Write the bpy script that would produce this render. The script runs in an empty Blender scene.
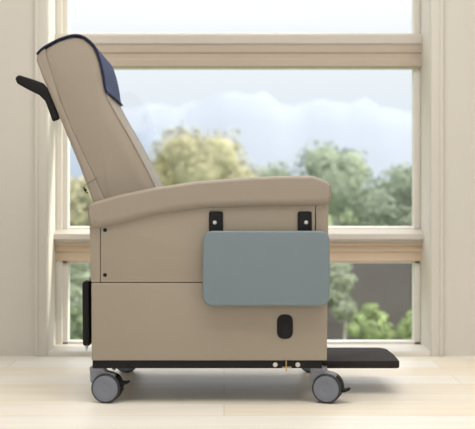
import bpy, bmesh, math, random
from mathutils import Vector, Matrix, noise
random.seed(7)
S = bpy.context.scene
COL = S.collection
R = math.radians

# ------------------------------------------------------------------ camera
F = 1029.4            # focal length in pixels of the 475 x 429 frame
VX, HZ = 224.0, 200.0  # principal point
D = 3.5               # camera to the near side of the recliner
H = 204 * D / F       # eye height
cd = bpy.data.cameras.new('camera')
cd.sensor_width = 36
cd.lens = F / 475 * 36
cd.shift_x = (237.5 - VX) / 475
cd.shift_y = (HZ - 214.5) / 475
cd.dof.use_dof = True
cd.dof.focus_distance = D + 0.02
cd.dof.aperture_fstop = 3.4
cd.clip_end = 2000
cam = bpy.data.objects.new('camera', cd)
cam.location = (0, -D, H)
cam.rotation_euler = (R(90), 0, 0)
COL.objects.link(cam)
S.camera = cam

# ------------------------------------------------------------------ sky
w = bpy.data.worlds.new('world')
S.world = w
w.use_nodes = True
nt = w.node_tree
nt.nodes.clear()
tc = nt.nodes.new('ShaderNodeTexCoord')
sp = nt.nodes.new('ShaderNodeSeparateXYZ')
nt.links.new(tc.outputs['Generated'], sp.inputs[0])
rp = nt.nodes.new('ShaderNodeValToRGB')
nt.links.new(sp.outputs['Z'], rp.inputs[0])
cr = rp.color_ramp
cr.elements[0].position = 0.0
cr.elements[0].color = (0.74, 0.80, 0.88, 1)
cr.elements[1].position = 0.5
cr.elements[1].color = (2.6, 2.6, 2.65, 1)
for p, c in ((0.05, (0.80, 0.86, 0.94, 1)), (0.115, (0.88, 0.93, 0.98, 1)), (0.165, (1.0, 1.01, 1.03, 1))):
    e = cr.elements.new(p)
    e.color = c
bg = nt.nodes.new('ShaderNodeBackground')
bg.inputs[1].default_value = 1.0
nt.links.new(rp.outputs[0], bg.inputs[0])
wo = nt.nodes.new('ShaderNodeOutputWorld')
nt.links.new(bg.outputs[0], wo.inputs[0])

# ------------------------------------------------------------------ sun and added overhead fill
def light(name, kind, loc, rot, energy, color=(1, 1, 1), **kw):
    l = bpy.data.lights.new(name, kind)
    l.energy = energy
    l.color = color
    for k, v in kw.items():
        setattr(l, k, v)
    o = bpy.data.objects.new(name, l)
    o.location = loc
    o.rotation_euler = rot
    COL.objects.link(o)
    return o
sun = light('sun', 'SUN', (6, 4, 6), (0, 0, 0), 3.8, (1.0, 0.94, 0.84), angle=R(4))
sun.rotation_euler = Vector((-0.85, -0.14, -0.42)).to_track_quat('-Z', 'Y').to_euler()
light('overhead_fill', 'AREA', (0.2, -0.9, 2.8), (0, 0, 0), 68, (1.0, 0.965, 0.93), shape='RECTANGLE', size=3.2, size_y=1.6)  # unseen area light added overhead to brighten floor and chair

S.view_settings.view_transform = 'Standard'
S.view_settings.look = 'None'
S.view_settings.gamma = 1
S.view_settings.exposure = 0.0
S.view_settings.use_curve_mapping = False

# ------------------------------------------------------------------ helpers
def lin(r, g, b):
    f = lambda c: (c / 255 / 12.92) if c / 255 <= 0.04045 else ((c / 255 + 0.055) / 1.055) ** 2.4
    return (f(r), f(g), f(b), 1)

def P(px, py, y=0.0):
    """a point seen at (px, py) that stands at depth y"""
    k = (D + y) / F
    return Vector(((px - VX) * k, y, H + (HZ - py) * k))

def mat(name, col, rough=0.6, metal=0.0, spec=0.5, bump=None, vary=None, coat=0.0):
    m = bpy.data.materials.new(name)
    m.use_nodes = True
    t = m.node_tree
    b = t.nodes['Principled BSDF']
    b.inputs['Base Color'].default_value = col
    b.inputs['Roughness'].default_value = rough
    b.inputs['Metallic'].default_value = metal
    b.inputs['Specular IOR Level'].default_value = spec
    b.inputs['Coat Weight'].default_value = coat
    tcn = t.nodes.new('ShaderNodeTexCoord')
    if vary:
        sc, amt = vary
        n = t.nodes.new('ShaderNodeTexNoise')
        n.inputs['Scale'].default_value = sc
        n.inputs['Detail'].default_value = 4
        t.links.new(tcn.outputs['Object'], n.inputs['Vector'])
        mx = t.nodes.new('ShaderNodeMix')
        mx.data_type = 'RGBA'
        mx.inputs['A'].default_value = tuple(c * (1 - amt) for c in col[:3]) + (1,)
        mx.inputs['B'].default_value = tuple(min(1, c * (1 + amt)) for c in col[:3]) + (1,)
        t.links.new(n.outputs[0], mx.inputs['Factor'])
        t.links.new(mx.outputs['Result'], b.inputs['Base Color'])
    if bump:
        sc, st = bump
        n = t.nodes.new('ShaderNodeTexNoise')
        n.inputs['Scale'].default_value = sc
        n.inputs['Detail'].default_value = 3
        t.links.new(tcn.outputs['Object'], n.inputs['Vector'])
        bp = t.nodes.new('ShaderNodeBump')
        bp.inputs['Strength'].default_value = st
        bp.inputs['Distance'].default_value = 0.004
        t.links.new(n.outputs[0], bp.inputs['Height'])
        t.links.new(bp.outputs[0], b.inputs['Normal'])
    return m

M = {}
M['vinyl'] = mat('beige_vinyl', lin(153, 142, 128), 0.5, spec=0.35, bump=(9, 0.5), vary=(2.5, 0.03))
M['panel'] = mat('beige_panel', lin(157, 146, 130), 0.55, spec=0.3, vary=(3, 0.02))
M['navy'] = mat('navy_fabric', lin(74, 84, 116), 0.85, spec=0.2, bump=(160, 0.5), vary=(60, 0.18))
M['navy_dark'] = mat('navy_piping', lin(30, 36, 66), 0.7, spec=0.3)
M['tray'] = mat('grey_blue_tray', lin(117, 130, 136), 0.42, spec=0.4, vary=(2, 0.02))
M['black'] = mat('black_plastic', lin(22, 20, 21), 0.55, spec=0.25, bump=(80, 0.15))
M['black_metal'] = mat('black_metal', lin(20, 18, 19), 0.5, spec=0.25)
M['pad'] = mat('black_footplate', lin(38, 32, 33), 0.7, spec=0.3, bump=(60, 0.4), vary=(12, 0.15))
M['slot_shade'] = mat('slot_shade_black', lin(12, 11, 12), 0.8)  # near-black that paints the shade inside the cable slot
M['steel'] = mat('zinc_steel', lin(205, 203, 200), 0.3, metal=0.6)
M['brass'] = mat('brass', lin(190, 160, 110), 0.35, metal=0.9)
M['grey'] = mat('grey_caster_plastic', lin(138, 140, 148), 0.5, spec=0.4)
M['cap'] = mat('grey_wheel_cap', lin(118, 122, 132), 0.45, spec=0.4)
M['tyre'] = mat('dark_grey_tyre', lin(50, 50, 54), 0.6)
M['seam'] = mat('dark_seam_lining', lin(70, 58, 48), 0.9)
M['wall'] = mat('cream_wall', lin(215, 210, 201), 0.75, spec=0.2, vary=(1.2, 0.015))
M['frame'] = mat('ivory_frame', lin(222, 218, 209), 0.5, spec=0.3, vary=(2, 0.01))
M['ceiling'] = mat('white_ceiling', lin(240, 238, 232), 0.8)
M['rail'] = mat('taupe_rail_wood', lin(188, 174, 158), 0.55, spec=0.3, vary=(3, 0.03))
M['railtop'] = mat('light_taupe_rail_wood', lin(203, 196, 186), 0.55, spec=0.3, vary=(3, 0.03))
M['railtan'] = mat('tan_rail_wood', lin(206, 186, 162), 0.55, spec=0.3, vary=(3, 0.05))
M['hill'] = mat('haze_tinted_hill', lin(142, 150, 162), 0.95, spec=0, vary=(0.02, 0.06))  # distance haze is put into the base colour as pale blue
M['hill2'] = mat('haze_tinted_far_hill', lin(161, 167, 175), 0.95, spec=0, vary=(0.01, 0.02))  # paler still, the far haze is painted into this colour
M['lawn'] = mat('lawn_green', lin(120, 135, 90), 0.95, spec=0.1, vary=(1.5, 0.3))
M['gwall'] = mat('dark_garden_wall', lin(92, 87, 85), 0.9, spec=0.1, vary=(0.8, 0.14), bump=(6, 0.5))
M['bark'] = mat('pale_bark', lin(196, 190, 184), 0.9, spec=0.1, vary=(5, 0.2))
M['bark2'] = mat('brown_bark', lin(120, 105, 90), 0.9, spec=0.1, vary=(5, 0.2))

def leafmat(name, c):
    m = mat(name, c, 0.8, spec=0.15, vary=(2.2, 0.22))
    return m
M['leaf_olive'] = leafmat('olive_leaves', lin(178, 173, 136))
M['leaf_green'] = leafmat('haze_tinted_green_leaves', lin(150, 160, 134))  # leaf green lightened and greyed to carry the haze
M['leaf_light'] = leafmat('light_green_leaves', lin(150, 168, 112))
M['leaf_dark'] = leafmat('dark_green_leaves', lin(110, 126, 92))

# light oak floor
m = bpy.data.materials.new('light_oak_floor')
m.use_nodes = True
t = m.node_tree
b = t.nodes['Principled BSDF']
tcn = t.nodes.new('ShaderNodeTexCoord')
mp = t.nodes.new('ShaderNodeMapping')
t.links.new(tcn.outputs['Object'], mp.inputs[0])
br = t.nodes.new('ShaderNodeTexBrick')
br.inputs['Scale'].default_value = 1
br.inputs['Brick Width'].default_value = 1.8
br.inputs['Row Height'].default_value = 0.19
br.inputs['Mortar Size'].default_value = 0.0015
br.inputs['Color1'].default_value = lin(244, 234, 216)
br.inputs['Color2'].default_value = lin(249, 246, 240)
br.inputs['Mortar'].default_value = lin(218, 210, 196)
t.links.new(mp.outputs[0], br.inputs[0])
n = t.nodes.new('ShaderNodeTexNoise')
mp2 = t.nodes.new('ShaderNodeMapping')
mp2.inputs['Scale'].default_value = (1.2, 14, 1)
t.links.new(tcn.outputs['Object'], mp2.inputs[0])
t.links.new(mp2.outputs[0], n.inputs['Vector'])
n.inputs['Scale'].default_value = 1.5
n.inputs['Detail'].default_value = 5
mx = t.nodes.new('ShaderNodeMix')
mx.data_type = 'RGBA'
mx.blend_type = 'MULTIPLY'
mx.inputs['Factor'].default_value = 1
rr = t.nodes.new('ShaderNodeValToRGB')
rr.color_ramp.elements[0].position = 0.3
rr.color_ramp.elements[0].color = (0.93, 0.915, 0.885, 1)
rr.color_ramp.elements[1].position = 0.65
rr.color_ramp.elements[1].color = (1, 1, 1, 1)
t.links.new(n.outputs[0], rr.inputs[0])
t.links.new(br.outputs['Color'], mx.inputs['A'])
t.links.new(rr.outputs[0], mx.inputs['B'])
t.links.new(mx.outputs['Result'], b.inputs['Base Color'])
b.inputs['Roughness'].default_value = 0.42
b.inputs['Specular IOR Level'].default_value = 0.4
M['floor'] = m

# window glass
m = bpy.data.materials.new('window_glass')
m.use_nodes = True
t = m.node_tree
t.nodes.clear()
tr = t.nodes.new('ShaderNodeBsdfTransparent')
tr.inputs[0].default_value = (0.98, 0.99, 0.99, 1)
gl = t.nodes.new('ShaderNodeBsdfGlossy')
gl.inputs['Roughness'].default_value = 0.02
ms = t.nodes.new('ShaderNodeMixShader')
ms.inputs[0].default_value = 0.04
t.links.new(tr.outputs[0], ms.inputs[1])
t.links.new(gl.outputs[0], ms.inputs[2])
mo = t.nodes.new('ShaderNodeOutputMaterial')
t.links.new(ms.outputs[0], mo.inputs[0])
M['glass'] = m

def link(name, bm, m, parent=None, sharp=35, loc=None):
    bmesh.ops.recalc_face_normals(bm, faces=bm.faces[:])
    for f in bm.faces:
        f.smooth = True
    lim = R(sharp)
    for e in bm.edges:
        if len(e.link_faces) == 2 and e.calc_face_angle(0) > lim:
            e.smooth = False
    me = bpy.data.meshes.new(name)
    bm.to_mesh(me)
    bm.free()
    me.materials.append(m)
    o = bpy.data.objects.new(name, me)
    COL.objects.link(o)
    if loc is not None:
        o.location = loc
        me.transform(Matrix.Translation(-Vector(loc)))
    if parent:
        o.parent = parent
        o.matrix_parent_inverse = parent_world(parent).inverted()
    return o

def parent_world(o):
    mtx = Matrix.LocRotScale(o.location, o.rotation_euler, o.scale)
    if o.parent:
        return parent_world(o.parent) @ o.matrix_parent_inverse @ mtx
    return mtx

def tag(o, label=None, cat=None, group=None, kind=None):
    for k, v in (('label', label), ('category', cat), ('group', group), ('kind', kind)):
        if v:
            o[k] = v
    return o

def empty(name, loc):
    o = bpy.data.objects.new(name, None)
    o.location = loc
    o.empty_display_size = 0.1
    COL.objects.link(o)
    return o

def box(bm, lo, hi, bev=0.0, seg=3):
    r = bmesh.ops.create_cube(bm, size=1)
    vs = r['verts']
    for v in vs:
        for i in range(3):
            v.co[i] = lo[i] + (v.co[i] + 0.5) * (hi[i] - lo[i])
    if bev:
        es = list({e for v in vs for e in v.link_edges})
        bmesh.ops.bevel(bm, geom=es, offset=bev, segments=seg, affect='EDGES', profile=0.5)
    return bm

def fillet(pts, rdef, n=6):
    """pts: (x, z[, r]) polygon; corners replaced by rounded arcs"""
    out = []
    N = len(pts)
    for i in range(N):
        p = Vector(pts[i][:2])
        a = Vector(pts[i - 1][:2])
        c = Vector(pts[(i + 1) % N][:2])
        r = pts[i][2] if len(pts[i]) > 2 else rdef
        d1, d2 = (a - p), (c - p)
        l1, l2 = d1.length, d2.length
        d1.normalize()
        d2.normalize()
        ang = math.acos(max(-1, min(1, d1.dot(d2))))
        if r <= 0 or ang > R(179):
            out.append(p)
            continue
        tl = min(r / math.tan(ang / 2), 0.48 * l1, 0.48 * l2)
        s, e = p + d1 * tl, p + d2 * tl
        for j in range(n + 1):
            q = j / n
            # between a quadratic and circular arc
            out.append(s * (1 - q) ** 2 + p * 2 * q * (1 - q) + e * q ** 2)
    res = []
    for q in out:
        if not res or (q - res[-1]).length > 1e-5:
            res.append(q)
    return res

def slab(bm, poly, y0, y1, r=0.004, seg=5, bulge=0.0, r1=None, flat=1.0, under=0.0):
    """polygon in x/z pushed from y0 to y1 with rounded rims, optional cushion bulge"""
    N = len(poly)
    area = sum(poly[i].x * poly[(i + 1) % N].y - poly[(i + 1) % N].x * poly[i].y for i in range(N))
    if area < 0:
        poly = poly[::-1]
    nor = []
    for i in range(N):
        e1 = (poly[i] - poly[i - 1]).normalized()
        e2 = (poly[(i + 1) % N] - poly[i]).normalized()
        n1, n2 = Vector((e1.y, -e1.x)), Vector((e2.y, -e2.x))
        nn = (n1 + n2)
        if nn.length < 1e-6:
            nn = n1
        nn.normalize()
        nn /= max(0.5, nn.dot(n1))
        nor.append(nn)
    r1 = r if r1 is None else r1
    rings = [(r * 1.1, y0)] if under else []
    for j in range(seg + 1):
        a = j / seg * math.pi / 2
        rings.append((r * (1 - math.sin(a)), y0 + r * (1 - math.cos(a))))
    for j in range(seg + 1):
        a = (1 - j / seg) * math.pi / 2
        rings.append((r1 * (1 - math.sin(a)), y1 - r1 * (1 - math.cos(a))))
    if under:
        rings.append((r1 * 1.1, y1))
    R_ = []
    for ins, y in rings:
        R_.append([bm.verts.new((poly[i].x - nor[i].x * ins * flat * (1 + under * max(0, -nor[i].y)), y, poly[i].y - nor[i].y * ins * flat * (1 + under * max(0, -nor[i].y)))) for i in range(N)])
    for a, b_ in zip(R_, R_[1:]):
        for i in range(N):
            try:
                bm.faces.new((a[i], a[(i + 1) % N], b_[(i + 1) % N], b_[i]))
            except ValueError:
                pass
    for ring, sgn in ((R_[0], -1), (R_[-1], 1)):
        if bulge:
            cx = sum(v.co.x for v in ring) / N
            cz = sum(v.co.z for v in ring) / N
            prev = ring
            K = 6
            yb = ring[0].co.y
            for k in range(1, K + 1):
                sc = 1 - k / (K + 0.6)
                cur = [bm.verts.new((cx + (v.co.x - cx) * sc, yb + sgn * bulge * (1 - (sc) ** 2), cz + (v.co.z - cz) * sc)) for v in ring]
                for i in range(N):
                    bm.faces.new((prev[i], prev[(i + 1) % N], cur[(i + 1) % N], cur[i]))
                prev = cur
            bm.faces.new(prev)
        else:
            bm.faces.new(ring)
    return bm

def tube(bm, pts, r, n=10, rz=None):
    """round tube through 3D points; r may be a list"""
    pts = [Vector(p) for p in pts]
    rs = r if isinstance(r, (list, tuple)) else [r] * len(pts)
    rings = []
    prevu = None
    for i, p in enumerate(pts):
        d = (pts[min(i + 1, len(pts) - 1)] - pts[max(i - 1, 0)]).normalized()
        u = prevu - d * prevu.dot(d) if prevu else d.orthogonal()
        u.normalize()
        prevu = u
        v = d.cross(u)
        rings.append([bm.verts.new(p + (u * math.cos(a) + v * math.sin(a)) * rs[i]) for a in [2 * math.pi * k / n for k in range(n)]])
    for a, b_ in zip(rings, rings[1:]):
        for i in range(n):
            bm.faces.new((a[i], a[(i + 1) % n], b_[(i + 1) % n], b_[i]))
    bm.faces.new(rings[0])
    bm.faces.new(rings[-1])
    return bm

def lathe_y(bm, prof, c, n=40):
    """profile (radius, y) turned about the y axis through c"""
    c = Vector(c)
    rings = []
    for r, y in prof:
        if r < 1e-6:
            rings.append([bm.verts.new(c + Vector((0, y, 0)))])
        else:
            rings.append([bm.verts.new(c + Vector((r * math.cos(a), y, r * math.sin(a)))) for a in [2 * math.pi * k / n for k in range(n)]])
    for a, b_ in zip(rings, rings[1:]):
        for i in range(n):
            j = (i + 1) % n
            if len(a) == 1 and len(b_) == 1:
                continue
            if len(a) == 1:
                bm.faces.new((a[0], b_[i], b_[j]))
            elif len(b_) == 1:
                bm.faces.new((a[i], a[j], b_[0]))
            else:
                bm.faces.new((a[i], a[j], b_[j], b_[i]))
    return bm

def extrude_x(bm, prof, x0, x1):
    """closed (y, z) profile run along x"""
    a = [bm.verts.new((x0, y, z)) for y, z in prof]
    b_ = [bm.verts.new((x1, y, z)) for y, z in prof]
    n = len(prof)
    for i in range(n):
        bm.faces.new((a[i], a[(i + 1) % n], b_[(i + 1) % n], b_[i]))
    bm.faces.new(a)
    bm.faces.new(b_)
    return bm

def pxpoly(pts, y, rdef, n=6):
    s = (D + y) / F
    q = []
    for p in pts:
        v = P(p[0], p[1], y)
        q.append((v.x, v.z) + ((p[2] * s,) if len(p) > 2 else ()))
    return fillet(q, rdef * s, n)

def smooth_line(pts, n=8):
    out = []
    for i in range(len(pts) - 1):
        p0, p1, p2, p3 = pts[max(i - 1, 0)], pts[i], pts[i + 1], pts[min(i + 2, len(pts) - 1)]
        for j in range(n):
            q = j / n
            out.append(0.5 * ((2 * p1) + (p2 - p0) * q + (2 * p0 - 5 * p1 + 4 * p2 - p3) * q * q + (3 * p1 - p0 - 3 * p2 + p3) * q ** 3))
    out.append(pts[-1])
    return out

# ================================================================== SETTING
YW = 1.08                      # room face of the window wall
YG = 1.33                      # plane of the glass
bm = bmesh.new(); box(bm, (-3.6, -6, -0.12), (3.6, YW + 0.26, 0))
tag(link('floor', bm, M['floor']), 'pale oak plank floor under the recliner', kind='structure')
bm = bmesh.new(); box(bm, (-3.6, -6, 2.9), (3.6, YW + 0.3, 3.0))
tag(link('ceiling', bm, M['ceiling']), kind='structure')
bm = bmesh.new(); box(bm, (-3.7, -6, 0), (-3.6, YW + 0.3, 2.9))
tag(link('wall_left', bm, M['wall']), kind='structure')
bm = bmesh.new(); box(bm, (3.6, -6, 0), (3.7, YW + 0.3, 2.9))
tag(link('wall_right', bm, M['wall']), kind='structure')

xl = P(48, 0, YW).x            # left and right edges of the window opening
xr = P(430, 0, YW).x
zt = 2.45
zs = P(0, 351, YW).z           # low sill
bm = bmesh.new()
box(bm, (-3.6, YW, 0), (xl, YW + 0.26, 2.9))
box(bm, (xr, YW, 0), (3.6, YW + 0.26, 2.9))
box(bm, (xl, YW, zt), (xr, YW + 0.26, 2.9))
tag(link('wall_back', bm, M['wall']), 'cream wall around the tall window', kind='structure')

bm = bmesh.new()
c0 = P(38, 0, YW).x
box(bm, (c0, YW - 0.014, 0), (xl - 0.002, YW, zt + 0.05), 0.003)
box(bm, (c0 - 0.012, YW - 0.02, 0), (c0 + 0.004, YW, zt + 0.06), 0.003)
tag(link('trim_1', bm, M['wall']), 'cream casing strip left of the window', kind='structure')
bm = bmesh.new()
c1 = xr + (xl - c0)
box(bm, (xr + 0.002, YW - 0.014, 0), (c1, YW, zt + 0.05), 0.003)
box(bm, (c1 - 0.004, YW - 0.02, 0), (c1 + 0.012, YW, zt + 0.06), 0.003)
tag(link('trim_2', bm, M['wall']), 'cream casing strip right of the window', kind='structure')

# sill board
bm = bmesh.new()
extrude_x(bm, [(YW - 0.015, 0), (YW - 0.015, zs - 0.006), (YW - 0.009, zs), (YW + 0.26, zs), (YW + 0.26, 0)], xl, xr)
tag(link('trim_3', bm, M['frame']), 'low ivory sill board along the bottom of the window', kind='structure')

# rails: (y, z) profiles at the depth of the frame
def rail(name, prof_px, material, label, y0=YG - 0.06):
    bm = bmesh.new()
    pr = [(y0 + dy, P(0, py, y0 + dy).z) for dy, py in prof_px]
    extrude_x(bm, pr, xl, xr)
    return tag(link(name, bm, material, sharp=20), label, kind='structure')
rail('trim_4', [(0.10, 33), (-0.004, 34), (-0.008, 36), (-0.008, 43), (0.0, 45), (0.10, 45)], M['railtop'], 'pale upper strip of the transom rail across the top of the window')
rail('trim_7', [(0.10, 45), (0.0, 45.2), (0.0, 52), (0.008, 54), (0.008, 58),
                (0.0, 60), (0.0, 66), (0.03, 68), (0.10, 69)], M['rail'], 'taupe lower strip of the transom rail across the top of the window')
rail('trim_5', [(0.10, 226), (0.05, 227.5), (-0.04, 234), (-0.045, 239), (-0.03, 240), (-0.03, 242), (0.10, 242)], M['railtop'],
     'ivory ledge across the middle of the window')
rail('trim_6', [(0.10, 241), (-0.02, 241.5), (-0.022, 244), (0.0, 246), (0.0, 251), (0.01, 252.5), (0.01, 261), (0.10, 262.5)], M['railtan'],
     'tan rail under the middle ledge of the window')

# three sashes with a pane each
def sash(name, py0, py1, label, fl=8, ft=1, fb=8):
    root = empty(name, (0, YG, P(0, py1, YG).z))
    tag(root, label, kind='structure')
    z0, z1 = P(0, py1, YG).z, (P(0, py0, YG).z if py0 is not None else zt)
    k = (D + YG) / F
    x0, x1 = xl, xr
    bm = bmesh.new()
    wl = P(68, 0, YG - 0.03).x - xl
    box(bm, (x0, YG - 0.03, z0), (x0 + wl, YG + 0.03, z1), 0.004)
    box(bm, (x0, YG - 0.045, z0), (x0 + wl * 0.55, YG + 0.03, z1), 0.004)
    box(bm, (x1 - 0.03, YG - 0.03, z0), (x1, YG + 0.03, z1), 0.004)
    box(bm, (x0, YG - 0.03, z0), (x1, YG + 0.03, z0 + fb * k), 0.004)
    box(bm, (x0, YG - 0.03, z1 - ft * k), (x1, YG + 0.03, z1), 0.002)
    tag(link('window_frame', bm, M['frame'], root), kind='structure')
    bm = bmesh.new()
    box(bm, (x0 + 0.01, YG - 0.003, z0 + 0.006), (x1 - 0.01, YG + 0.003, z1 - 0.003))
    tag(link('pane', bm, M['glass'], root), kind='structure')
sash('window_1', None, 36, 'upper window light above the taupe rail', fb=2, ft=4)
sash('window_2', 66, 231, 'middle window light with trees behind', fb=3.5, ft=3)
sash('window_3', 259, 347, 'lower window light with garden shrubs behind', fb=6.5, ft=4)

# ================================================================== OUTSIDE
GZ = -1.3
bm = bmesh.new(); box(bm, (-200, YW + 1.2, GZ - 0.3), (200, 330, GZ))
tag(link('ground', bm, M['lawn']), 'green ground outside the window', kind='structure')

def hill(name, y, pts, m, label, depth=60, seed=0):
    bm = bmesh.new()
    nx = 90
    rows = []
    xs = [pts[0][0] + (pts[-1][0] - pts[0][0]) * i / nx for i in range(nx + 1)]
    def top(px):
        for (a, za), (b_, zb) in zip(pts, pts[1:]):
            if a <= px <= b_:
                q = (px - a) / (b_ - a)
                q = q * q * (3 - 2 * q)
                return za + (zb - za) * q
        return pts[-1][1]
    for j in range(9):
        q = j / 8
        prof = math.sin(q * math.pi)
        row = []
        for px in xs:
            v = P(px, top(px), y)
            nz = noise.noise(Vector((px * 0.07, j * 0.7, seed))) * 0.08
            row.append(bm.verts.new((v.x, y + (q - 0.5) * depth, GZ + (v.z - GZ) * max(0, prof * (1 + nz)))))
        rows.append(row)
    for a, b_ in zip(rows, rows[1:]):
        for i in range(nx):
            bm.faces.new((a[i], a[i + 1], b_[i + 1], b_[i]))
    tag(link(name, bm, m, sharp=180), label, kind='structure')
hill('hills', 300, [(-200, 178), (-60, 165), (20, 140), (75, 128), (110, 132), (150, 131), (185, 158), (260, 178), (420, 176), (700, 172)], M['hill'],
     'hills beyond the trees, tinted blue for haze', 60, 1)
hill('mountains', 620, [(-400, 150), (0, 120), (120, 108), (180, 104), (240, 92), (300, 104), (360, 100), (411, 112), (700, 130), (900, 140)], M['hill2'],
     'far mountains tinted very pale for haze', 160, 5)

def leafy(bm, c, rx, ry, rz, n, size, seed, lump=0.28):
    """leaves set over a lumpy crown of several clumps"""
    rnd = random.Random(seed)
    c = Vector(c)
    for _ in range(n):
        d = Vector((rnd.gauss(0, 1), rnd.gauss(0, 1), rnd.gauss(0, 1))).normalized()
        q = 1 + lump * noise.noise(d * 2.3 + Vector((seed * 3.1, 0, 0))) + lump * 0.6 * noise.noise(d * 6 + Vector((seed, 4, 0)))
        q *= rnd.uniform(0.62, 1.04)
        p = c + Vector((d.x * rx * q, d.y * ry * q, d.z * rz * q))
        u = Vector((rnd.gauss(0, 1), rnd.gauss(0, 1), rnd.gauss(0, 1))).normalized()
        nn = (d + u * 0.7).normalized()
        a = nn.orthogonal().normalized()
        b_ = nn.cross(a)
        th = rnd.uniform(0, 6.28)
        a, b_ = a * math.cos(th) + b_ * math.sin(th), b_ * math.cos(th) - a * math.sin(th)
        s = size * rnd.uniform(0.6, 1.3)
        vs = [bm.verts.new(p + a * s), bm.verts.new(p + b_ * s * 0.5 + nn * s * 0.12), bm.verts.new(p - a * s), bm.verts.new(p - b_ * s * 0.5 + nn * s * 0.12)]
        bm.faces.new(vs)

def plant(name, px, top_py, rpx, y, clumps, lm, bark, label, cat, n=2600, seed=1, size=0.09, lean=0.0, trunk=0.09, group=None):
    """clumps: (dx, dz, r) in crown radii from the crown centre"""
    k = (D + y) / F
    mw = max(abs(q[0]) + q[2] for q in clumps)
    mh = max(q[1] + q[2] for q in clumps)
    rr = rpx * k / mw
    top = P(px, top_py, y)
    root = empty(name, (top.x, y, GZ))
    cz = top.z - rr * mh * 0.97
    bm = bmesh.new()
    tot = sum(q[2] ** 2 for q in clumps)
    for i, (dx, dz, r_) in enumerate(clumps):
        rnd = random.Random(seed * 11 + i)
        leafy(bm, (top.x + dx * rr, y + rnd.uniform(-0.35, 0.35) * rr, cz + dz * rr), r_ * rr, r_ * rr, r_ * rr * 0.92, int(n * r_ ** 2 / tot), size, seed * 7 + i)
        # dense twigs and leaves inside the clump
        s = bmesh.ops.create_icosphere(bm, subdivisions=3, radius=r_ * rr * 0.66)
        for v in s['verts']:
            v.co *= 1 + 0.25 * noise.noise(v.co * (2.5 / (r_ * rr)) + Vector((seed, i, 0)))
            v.co += Vector((top.x + dx * rr, y, cz + dz * rr))
    me_ob = link('crown' if cat == 'tree' else 'foliage', bm, M[lm], root, sharp=180)
    bm = bmesh.new()
    base = Vector((top.x + lean, y, GZ - 0.02))
    tube(bm, [base, base.lerp(Vector((top.x, y, cz)), 0.5) + Vector((0.05, 0, 0)), (top.x, y, cz)], [trunk, trunk * 0.75, trunk * 0.5], 10)
    for i, (dx, dz, r_) in enumerate(clumps[1:4]):
        a = base.lerp(Vector((top.x, y, cz)), 0.55)
        tube(bm, [a, a.lerp(Vector((top.x + dx * rr, y, cz + dz * rr)), 0.5) + Vector((0, 0.03, -0.05 * rr)), (top.x + dx * rr, y, cz + dz * rr)],
             [trunk * 0.5, trunk * 0.35, trunk * 0.2], 8)
    link('trunk' if cat == 'tree' else 'stem', bm, M[bark], root)
    tag(root, label, cat, group)
    return root

DOME = [(0, 0, 0.72), (-0.62, -0.12, 0.5), (0.62, -0.15, 0.5), (-0.25, 0.35, 0.5), (0.3, 0.3, 0.5), (0, -0.7, 0.65), (-0.75, -0.75, 0.45), (0.75, -0.8, 0.45)]
plant('tree', 198, 125, 77, 24, DOME, 'leaf_olive', 'bark2', 'round olive tree seen just above the armrest behind the backrest', 'tree', 5200, 3, 0.085)
plant('tree', 335, 139, 86, 17, [(0, 0, 0.62), (-0.6, -0.25, 0.5), (0.62, -0.3, 0.5), (-0.2, 0.4, 0.42), (-0.98, 0.04, 0.42), (0.3, -0.9, 0.5), (-0.6, -1.0, 0.5), (0.25, 0.3, 0.4)],
      'leaf_green', 'bark', 'wide haze-tinted green tree behind the front end of the armrest', 'tree', 4200, 5, 0.06, 0.1, 0.07)
plant('tree', 404, 160, 52, 14, [(0, 0, 0.6), (-0.5, -0.4, 0.5), (0.5, 0.0, 0.55), (0.1, -0.8, 0.55), (-0.5, -1.2, 0.5), (0.6, -1.0, 0.5), (0.1, -1.7, 0.5)],
      'leaf_green', 'bark', 'haze-tinted green tree at the right end of the window', 'tree', 4200, 8, 0.05, 0.0, 0.06)
plant('tree', 78, 176, 34, 20, DOME, 'leaf_olive', 'bark2', 'yellow green tree between the left window jamb and the backrest', 'tree', 2600, 12, 0.08)

bm = bmesh.new()
box(bm, (-9, 9, GZ), (9, 9.25, P(0, 256, 9).z), 0.02)
box(bm, (-9, 8.96, P(0, 256, 9).z), (9, 9.29, P(0, 254, 9).z), 0.01)
tag(link('garden_wall', bm, M['gwall']), 'low dark grey garden wall behind the shrubs', 'wall')

TALL = [(0, 0, 0.7), (0.15, -0.9, 0.8), (-0.2, -1.8, 0.85), (0.2, -2.8, 0.9), (-0.3, -0.5, 0.5)]
LOW = [(0, 0, 0.45), (-0.4, -0.5, 0.5), (0.45, -0.55, 0.5), (0, -1.0, 0.7), (-0.8, -1.1, 0.5), (0.8, -1.2, 0.5), (0, -1.9, 0.8)]
plant('shrub', 341, 258, 16, 7.5, TALL, 'leaf_green', 'bark', 'tall loose green shrub beside the right edge of the grey tray', 'shrub', 1700, 21, 0.035, 0, 0.02)
plant('shrub', 371, 302, 24, 7.2, LOW, 'leaf_light', 'bark2', 'light green shrub above the black footplate', 'shrub', 2400, 22, 0.03, 0, 0.02)
plant('shrub', 413, 310, 18, 7.6, LOW, 'leaf_light', 'bark2', 'small green shrub at the right end of the lower window', 'shrub', 1300, 23, 0.03, 0, 0.02)
plant('shrub', 79, 253, 17, 8.0, TALL, 'leaf_green', 'bark2', 'green shrub left of the recliner in the lower window, top showing', 'shrub', 1500, 24, 0.035, 0, 0.02)
plant('shrub', 72, 306, 20, 7.0, LOW, 'leaf_dark', 'bark2', 'dark green low shrub left of the black rear bumper', 'shrub', 1700, 25, 0.03, 0, 0.02)

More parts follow.
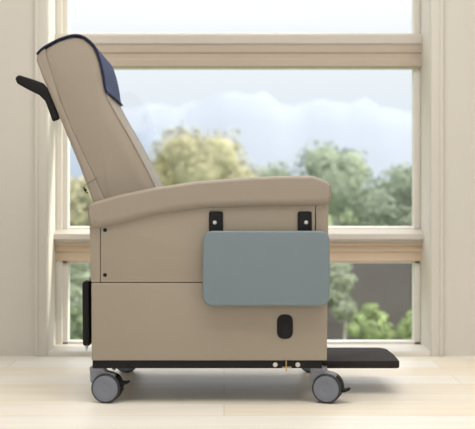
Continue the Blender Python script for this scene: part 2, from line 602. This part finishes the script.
# ================================================================== RECLINER
W = 0.70                                   # overall width
rec = empty('recliner', (P(205, 0).x, W / 2, 0))
tag(rec, 'beige vinyl medical recliner on grey casters standing on the pale floor', 'recliner chair')

def mirrored(y0, y1):
    return (y0, y1), (W - y1, W - y0)

for side, ((ya, yb)) in enumerate(mirrored(0.0, 0.022)):
    near = side == 0
    outer_r = 0.004
    # lower panel
    bm = bmesh.new()
    slab(bm, pxpoly([(91.3, 282.9), (327.5, 282.9), (327, 360.5), (91.6, 360.5)], 0, 1.2, 3), ya, yb, 0.0025, 3)
    link('lower_side_panel', bm, M['panel'], rec)
    # upper panel, its top edge follows the armrest
    bm = bmesh.new()
    slab(bm, pxpoly([(100.6, 225), (125, 219), (158, 211), (200, 206), (260, 204), (315, 202), (315, 282.2), (100.6, 282.2)], 0, 0.8, 2), ya, yb, 0.002, 3)
    link('upper_side_panel', bm, M['panel'], rec)
    bm = bmesh.new()
    slab(bm, pxpoly([(89.4, 224), (100, 222), (100, 282.2), (91, 282.2)], 0, 0.8, 2), ya, yb, 0.002, 3)
    link('rear_side_strip', bm, M['panel'], rec)
    bm = bmesh.new()
    slab(bm, pxpoly([(315.9, 200), (328.5, 200), (328, 282.2), (315.9, 282.2)], 0, 0.8, 2), ya, yb, 0.002, 3)
    link('front_side_strip', bm, M['panel'], rec)

# carcass behind the panels
bm = bmesh.new()
a, b_ = P(92.5, 228), P(326, 360)
box(bm, (a.x, 0.018, b_.z), (b_.x, 0.12, P(0, 212).z), 0.002)
link('side_lining', bm, M['seam'], rec)
bm = bmesh.new()
box(bm, (a.x, W - 0.12, b_.z), (b_.x, W - 0.018, P(0, 212).z), 0.002)
link('side_lining', bm, M['seam'], rec)
bm = bmesh.new()
box(bm, (a.x + 0.004, 0.115, b_.z + 0.002), (a.x + 0.03, W - 0.115, P(0, 232).z), 0.006)
link('rear_panel', bm, M['panel'], rec)
bm = bmesh.new()
box(bm, (P(312, 0).x, 0.122, P(0, 357).z), (P(327, 0).x, W - 0.122, P(0, 262).z), 0.012)
link('leg_rest', bm, M['vinyl'], rec)

# armrests
arm = [(89.5, 231, 12), (87.3, 215, 8), (87.6, 205, 6), (95, 201.5, 8), (120, 194.5, 30), (157, 187, 40), (200, 181, 40), (250, 177.2, 40), (285, 175.8, 40),
       (313, 175.8, 12), (331, 182.5, 9), (331.5, 197, 8), (329, 206.5, 10), (260, 207.5, 40), (200, 209.5, 40), (158, 215, 40), (125, 223.5, 30)]
for ya, yb in mirrored(-0.018, 0.128):
    bm = bmesh.new()
    slab(bm, pxpoly(arm, 0, 6, 7), ya, yb, 0.032, 9, flat=0.34, under=1.5)
    link('armrest', bm, M['vinyl'], rec, sharp=50)

# seat cushion
bm = bmesh.new()
box(bm, (P(120, 0).x, 0.132, P(0, 262).z), (P(326, 0).x, W - 0.132, P(0, 226).z), 0.028, 5)
link('seat_cushion', bm, M['vinyl'], rec)

# backrest
YB0, YB1 = 0.10, W - 0.10
cush = [(45, 48, 5), (58, 40.5, 10), (72, 36, 12), (84, 37.5, 12), (94, 47, 14), (100, 62, 25), (103.5, 80, 25), (108, 98, 14), (115.5, 112, 20), (130, 137, 40),
        (150, 174, 40), (166, 210, 20), (168, 228, 6), (112, 232, 6), (103, 200, 30), (88, 168, 40), (70, 130, 40), (52, 85, 30), (44, 58, 10)]
bm = bmesh.new()
slab(bm, pxpoly(cush, YB0, 10, 6), YB0, YB1, 0.013, 6, bulge=0.008)
back = link('backrest', bm, M['vinyl'], rec, sharp=50)
shell = [(38, 52, 5), (46, 46.5, 3), (46, 60, 10), (54, 85, 30), (72, 130, 40), (90, 168, 40), (105, 200, 30), (114, 232, 5), (104, 232, 5), (92, 199, 30),
         (80, 167, 40), (59.5, 117, 40), (43, 78, 30), (36.2, 60, 8)]
bm = bmesh.new()
slab(bm, pxpoly(shell, YB0, 8, 6), YB0 - 0.001, YB1 + 0.001, 0.006, 6, bulge=0.002)
link('back_shell', bm, M['vinyl'], rec, sharp=50)
for y in (YB0 + 0.003, YB1 - 0.003):
    bm = bmesh.new()
    wl_ = smooth_line([Vector((P(x, z, YB0).x, P(x, z, YB0).z)) for x, z in ((107, 97), (115, 112), (129.5, 137), (149, 174), (165, 208))], 5) 
    tube(bm, [(p.x, y, p.y) for p in wl_], 0.0032, 8)
    link('welt', bm, M['vinyl'], back)
# stitched seam on the lower side of the back
bm = bmesh.new()
tube(bm, [P(83.5, 186, YB0 - 0.003), P(90, 182, YB0 - 0.004), P(97, 178, YB0 - 0.004)], 0.0007, 6)
link('stitched_seam', bm, M['seam'], rec)

# head cover draped over the top and front of the backrest
def offset_line(pts, d):
    out = []
    for i, p in enumerate(pts):
        a = pts[max(i - 1, 0)]
        b2 = pts[min(i + 1, len(pts) - 1)]
        t_ = (b2 - a).normalized()
        out.append(p + Vector((-t_.y, t_.x)) * d)
    return out
cl = [Vector((P(x, y, YB0).x, P(x, y, YB0).z)) for x, y in
      ((37.5, 55), (44, 48.5), (58, 40.8), (70, 36.8), (78, 36.2), (86, 39.5), (94, 47.5), (99, 60), (102.5, 75), (104, 86), (106, 93))]
cl = smooth_line(cl, 6)
outer = offset_line(cl, 0.006)
inner = offset_line(cl, 0.0015)
bm = bmesh.new()
ny = 14
grid_o, grid_i = [], []
for j in range(ny + 1):
    q = j / ny
    y = YB0 - 0.002 + q * (YB1 - YB0 + 0.004)
    puff = 0.004 * (1 - (2 * q - 1) ** 4)
    ro, ri = [], []
    L = len(cl)
    for i in range(L):
        t_ = (cl[min(i + 1, L - 1)] - cl[max(i - 1, 0)]).normalized()
        nn = Vector((-t_.y, t_.x))
        fr = max(0, (i / (L - 1) - 0.5) * 2)
        o2 = outer[i] + nn * puff * fr
        i2 = inner[i] + nn * puff * fr
        if i > L - 5:
            o2 = o2 + nn * 0.0015 * math.sin(j * 1.9) * 1.0
        ro.append(bm.verts.new((o2.x, y, o2.y)))
        ri.append(bm.verts.new((i2.x, y, i2.y)))
    grid_o.append(ro)
    grid_i.append(ri)
for j in range(ny):
    for i in range(len(cl) - 1):
        bm.faces.new((grid_o[j][i], grid_o[j][i + 1], grid_o[j + 1][i + 1], grid_o[j + 1][i]))
        bm.faces.new((grid_i[j][i], grid_i[j + 1][i], grid_i[j + 1][i + 1], grid_i[j][i + 1]))
for i in range(len(cl) - 1):
    for j in (0, ny):
        bm.faces.new((grid_o[j][i], grid_o[j][i + 1], grid_i[j][i + 1], grid_i[j][i]))
for j in range(ny):
    for i in (0, -1):
        bm.faces.new((grid_o[j][i], grid_o[j + 1][i], grid_i[j + 1][i], grid_i[j][i]))
cover = link('head_cover', bm, M['navy'], rec)
tag(cover, 'navy fabric cover over the head of the backrest')
for y in (YB0 - 0.002, YB1 + 0.002):
    bm = bmesh.new()
    pl = offset_line(cl, 0.003)
    tube(bm, [(p.x, y, p.y) for p in pl], 0.0042, 8)
    link('piping', bm, M['navy_dark'], cover)
bm = bmesh.new()
e = outer[-1]
tube(bm, [(e.x + 0.001 * math.sin(j * 1.9) + 0.0035 * (1 - (2 * j / ny - 1) ** 4), YB0 + j / ny * (YB1 - YB0), e.y + 0.001) for j in range(ny + 1)], 0.004, 8)
link('hem', bm, M['navy'], cover)

# push handle
bm = bmesh.new()
a = P(19.5, 79, 0.11)
tube(bm, [(a.x, 0.112, a.z), (a.x, 0.13, a.z), (a.x, 0.35, a.z), (a.x, W - 0.13, a.z), (a.x, W - 0.112, a.z)], [0.011, 0.0135, 0.0135, 0.0135, 0.011], 16)
ph = link('push_handle', bm, M['black'], rec)
for ya in (0.108, W - 0.108 - 0.026):
    hb = bmesh.new()
    slab(hb, pxpoly([(43, 83, 5), (48.5, 90, 6), (59.3, 118.5, 1.5), (52.5, 121.5, 1.5), (45, 101, 8), (39, 95, 6), (27, 89, 8), (17, 83.5, 4), (14.6, 78, 4),
                     (18, 74.6, 4), (31, 78.5, 10)], 0.108, 4, 5), ya, ya + 0.026, 0.006, 4)
    link('handle_arm', hb, M['black'], ph)

# recline pivot knob on the back
bm = bmesh.new()
a = P(85.2, 190, 0.12)
lathe_y(bm, [(0, -0.010), (0.003, -0.010), (0.004, -0.008), (0.004, 0.02), (0, 0.02)], (a.x, 0.12, a.z), 14)
tube(bm, [P(83.5, 187, 0.112), P(86, 192, 0.112), P(88, 193, 0.112)], 0.002, 8)
link('pivot_knob', bm, M['black_metal'], rec)

# side screws
def disc(name, px, py, r, m, y=0.0, h=0.003, parent=rec):
    c = P(px, py, y)
    bm = bmesh.new()
    lathe_y(bm, [(0, -h), (r * 0.6, -h), (r * 0.92, -h * 0.6), (r, 0), (r, 0.004), (0, 0.004)], c, 18)
    return link(name, bm, m, parent)
disc('screw', 105, 230, 0.0068, M['black_metal'])
disc('screw', 105, 275, 0.0068, M['black_metal'])
disc('screw', 285, 340.8, 0.0018, M['brass'], h=0.0015)

# oval cable port
bm = bmesh.new()
slab(bm, pxpoly([(277, 314.5, 8), (293, 314.5, 8), (293, 339, 8), (277, 339, 8)], -0.003, 8, 10), -0.004, 0.004, 0.0025, 3)
port = link('cable_port', bm, M['black'], rec)
bm = bmesh.new()
slab(bm, pxpoly([(281.5, 319, 3), (288.5, 319, 3), (288.5, 335, 3), (281.5, 335, 3)], -0.005, 3, 6), -0.0055, -0.002, 0.001, 2)
link('slot_shade_plate', bm, M['slot_shade'], port)  # raised dark plate, its colour stands for shade in the recess

# folded side tray and its hinges
bm = bmesh.new()
slab(bm, pxpoly([(202.6, 231, 11), (329.8, 231, 11), (329.8, 306, 11), (202.6, 306, 11)], -0.054, 11, 10), -0.054, -0.026, 0.006, 6, r1=0.004)
tray = link('side_tray', bm, M['tray'], rec, sharp=40)
tag(tray, 'grey blue fold-up side tray hanging on the side panel')
for px in (216, 304.8):
    bm = bmesh.new()
    slab(bm, pxpoly([(px - 7, 211.3, 2.5), (px + 7, 211.3, 2.5), (px + 7, 240, 0.5), (px - 7, 240, 0.5)], -0.006, 2, 5), -0.008, 0.001, 0.002, 3)
    box(bm, (P(px - 6.5, 0).x, -0.0275, P(0, 243).z), (P(px + 6.5, 0).x, -0.006, P(0, 235).z), 0.002)
    hg = link('tray_hinge', bm, M['black_metal'], rec)
    sgn = -1.3 if px < 250 else 1.3
    disc('screw', px + sgn, 222.6, 0.007, M['steel'], -0.008, 0.003, hg)

# rear bumper
bm = bmesh.new()
yb = 0.05
slab(bm, pxpoly([(82, 282, 2.5), (89.5, 280.5, 2), (90.2, 346, 2), (82.6, 346, 2.5)], yb, 2.5, 5), yb, 0.22, 0.006, 4)
bump = link('rear_bumper', bm, M['black'], rec)
for (x, y0, y1) in ((89.3, 276.5, 281), (86.5, 345.5, 350.5)):
    bm = bmesh.new()
    a, b_ = P(x, y0, yb + 0.02), P(x, y1, yb + 0.02)
    tube(bm, [a, a.lerp(b_, 0.45), a.lerp(b_, 0.5), b_], [0.003, 0.003, 0.0055, 0.0055] if y0 < 300 else [0.0055, 0.0055, 0.003, 0.003], 10)
    link('bolt', bm, M['steel'], bump)
bm = bmesh.new()
box(bm, (P(89, 0, 0.1).x, 0.08, P(0, 300).z), (P(93.5, 0, 0.05).x, 0.19, P(0, 292).z), 0.002)
link('bracket', bm, M['black_metal'], bump)
bm = bmesh.new()
box(bm, (P(89, 0, 0.1).x, 0.08, P(0, 338).z), (P(93.5, 0, 0.05).x, 0.19, P(0, 330).z), 0.002)
link('bracket', bm, M['black_metal'], bump)

# base frame
bm = bmesh.new()
z0, z1 = P(0, 368.6).z, P(0, 360.3).z
x0, x1 = P(92.2, 0).x, P(322, 0).x
for ya in (0.006, W - 0.006 - 0.035):
    box(bm, (x0, ya, z0), (x1, ya + 0.035, z1), 0.002)
for xa in (x0, P(200, 0).x, x1 - 0.04):
    box(bm, (xa, 0.035, z0 + 0.002), (xa + 0.04, W - 0.035, z1 - 0.001), 0.002)
base = link('base_frame', bm, M['black_metal'], rec)
for px in (275.2, 297.8):
    disc('bolt', px, 364.7, 0.0085, M['steel'], 0.006, 0.004, base)
bm = bmesh.new()
c = P(286.2, 366, 0.0)
box(bm, (c.x - 0.014, 0.001, c.z - 0.007), (c.x + 0.018, 0.007, c.z - 0.003), 0.001)
box(bm, (c.x - 0.002, -0.002, c.z - 0.018), (c.x + 0.002, 0.005, c.z + 0.018), 0.001)
link('brass_catch', bm, M['brass'], base)

# footplate and its carrier
yn, yf = 0.16, 0.50
zt_ = P(0, 361, yn).z
zb_ = P(0, 368.5, yn).z
bm = bmesh.new()
xs0, xs1 = P(324, 0, yn).x, P(400.5, 0, yn).x
ycut = 0.05
poly = fillet([(xs0, yn, 0.004), (xs1 - 0.002, yn, 0.03), (xs1, yn + 0.04, 0.03), (xs1 + 0.004, yn + 0.17, 0.3), (xs1, yf - 0.04, 0.04), (xs1 - 0.02, yf, 0.06), (xs0, yf, 0.004)], 0.02, 8)
tmp = bmesh.new()
slab(tmp, poly, zb_, zt_, 0.005, 4)
for v in tmp.verts:            # stand the outline flat: (x, thickness, depth) -> (x, depth, height)
    v.co = Vector((v.co.x, v.co.z, v.co.y))
link('footplate', tmp, M['pad'], rec)
for ya in (0.2, 0.42):
    bm = bmesh.new()
    box(bm, (P(290, 0, ya).x, ya, zb_ - 0.004), (P(345, 0, ya).x, ya + 0.03, zb_ + 0.002), 0.0008)
    link('footplate_arm', bm, M['black_metal'], rec)
bm = bmesh.new()
tube(bm, [P(326.5, 362.5, 0.16), P(326.5, 362.5, 0.03), P(318, 363, 0.03)], 0.006, 8)
link('footplate_pivot', bm, M['black_metal'], rec)

# casters
def caster(px, y, th, lev_z, r=0.0505, trail=0.033):
    X = P(px, 0, 0).x
    rot = Matrix.Translation((X, y, 0)) @ Matrix.Rotation(-th, 4, 'Z')
    def put(bm):
        bmesh.ops.transform(bm, matrix=rot, verts=bm.verts[:])
        return bm
    bm = bmesh.new()
    # hood and stem, a side outline given depth
    hood = fillet([(-0.026, 0.121, 0.002), (0.027, 0.121, 0.002), (0.029, 0.108, 0.006), (0.06, 0.100, 0.012), (0.066, 0.085, 0.01), (0.04, 0.06, 0.01),
                   (0.02, 0.04, 0.01), (-0.008, 0.052, 0.012), (-0.024, 0.072, 0.01)], 0.006, 5)
    slab(bm, hood, -0.017, 0.017, 0.005, 4)
    box(bm, (-0.024, -0.024, 0.108), (0.026, 0.024, 0.1212), 0.003)
    c = link('caster', put(bm), M['grey'], rec)
    for s in (-1, 1):
        bm = bmesh.new()
        y0, y1 = (-0.031, -0.012) if s < 0 else (0.012, 0.031)
        lathe_y(bm, [(0.02, y0 + 0.004), (r - 0.008, y0 + 0.001), (r - 0.004, y0), (r - 0.001, y0 + 0.003), (r, y0 + 0.0095), (r - 0.001, y1 - 0.003), (r - 0.005, y1), (0.02, y1)], (trail, 0, r), 48)
        wh = link('wheel', put(bm), M['tyre'], c)
        bm = bmesh.new()
        yo = y0 if s < 0 else y1
        prof = [(0, 0.0025), (0.006, 0.0022), (0.016, 0.0008), (0.018, 0.0016), (r - 0.012, 0.0022), (r - 0.007, 0.0012), (r - 0.006, -0.003)]
        lathe_y(bm, [(q, yo + s * h) for q, h in prof], (trail, 0, r), 48)
        link('wheel_cap', put(bm), M['cap'], c)
    # dark mudguard bridging the wheels
    bm = bmesh.new()
    arcs = []
    for i in range(13):
        a = R(-15 + i * 11)
        arcs.append(((trail + (r + 0.001) * math.cos(a)), r + (r + 0.001) * math.sin(a)))
    inn = [(trail + (x - trail) * 0.86, r + (z - r) * 0.86) for x, z in reversed(arcs)]
    slab(bm, [Vector(p) for p in arcs + inn], -0.010, 0.032, 0.001, 2)
    link('mudguard', put(bm), M['black'], c)
    bm = bmesh.new()
    lv = fillet([(trail + r - 0.006, lev_z + 0.006, 0.002), (trail + r + 0.010, lev_z + 0.004, 0.003), (trail + r + 0.022, lev_z + 0.007, 0.003),
                 (trail + r + 0.026, lev_z + 0.001, 0.003), (trail + r + 0.008, lev_z - 0.007, 0.004), (trail + r - 0.006, lev_z - 0.008, 0.002)], 0.003, 4)
    slab(bm, lv, -0.008, 0.024, 0.002, 3)
    link('brake_lever', put(bm), M['black'], c)
caster(96.5, 0.042, R(8), 0.066)
caster(319.5, 0.042, R(17), 0.044)
caster(99, W - 0.042, R(2), 0.060)
caster(318, W - 0.042, R(10), 0.060)

# small spring and cable under the rear of the frame
bm = bmesh.new()
tube(bm, [P(112, 368, 0.06), P(114, 370.5, 0.06), P(116, 368.5, 0.06)], 0.002, 6)
box(bm, tuple(P(112, 369.5, 0.05)), tuple(P(116, 367.5, 0.09)), 0.001)
link('brake_linkage', bm, M['steel'], rec)
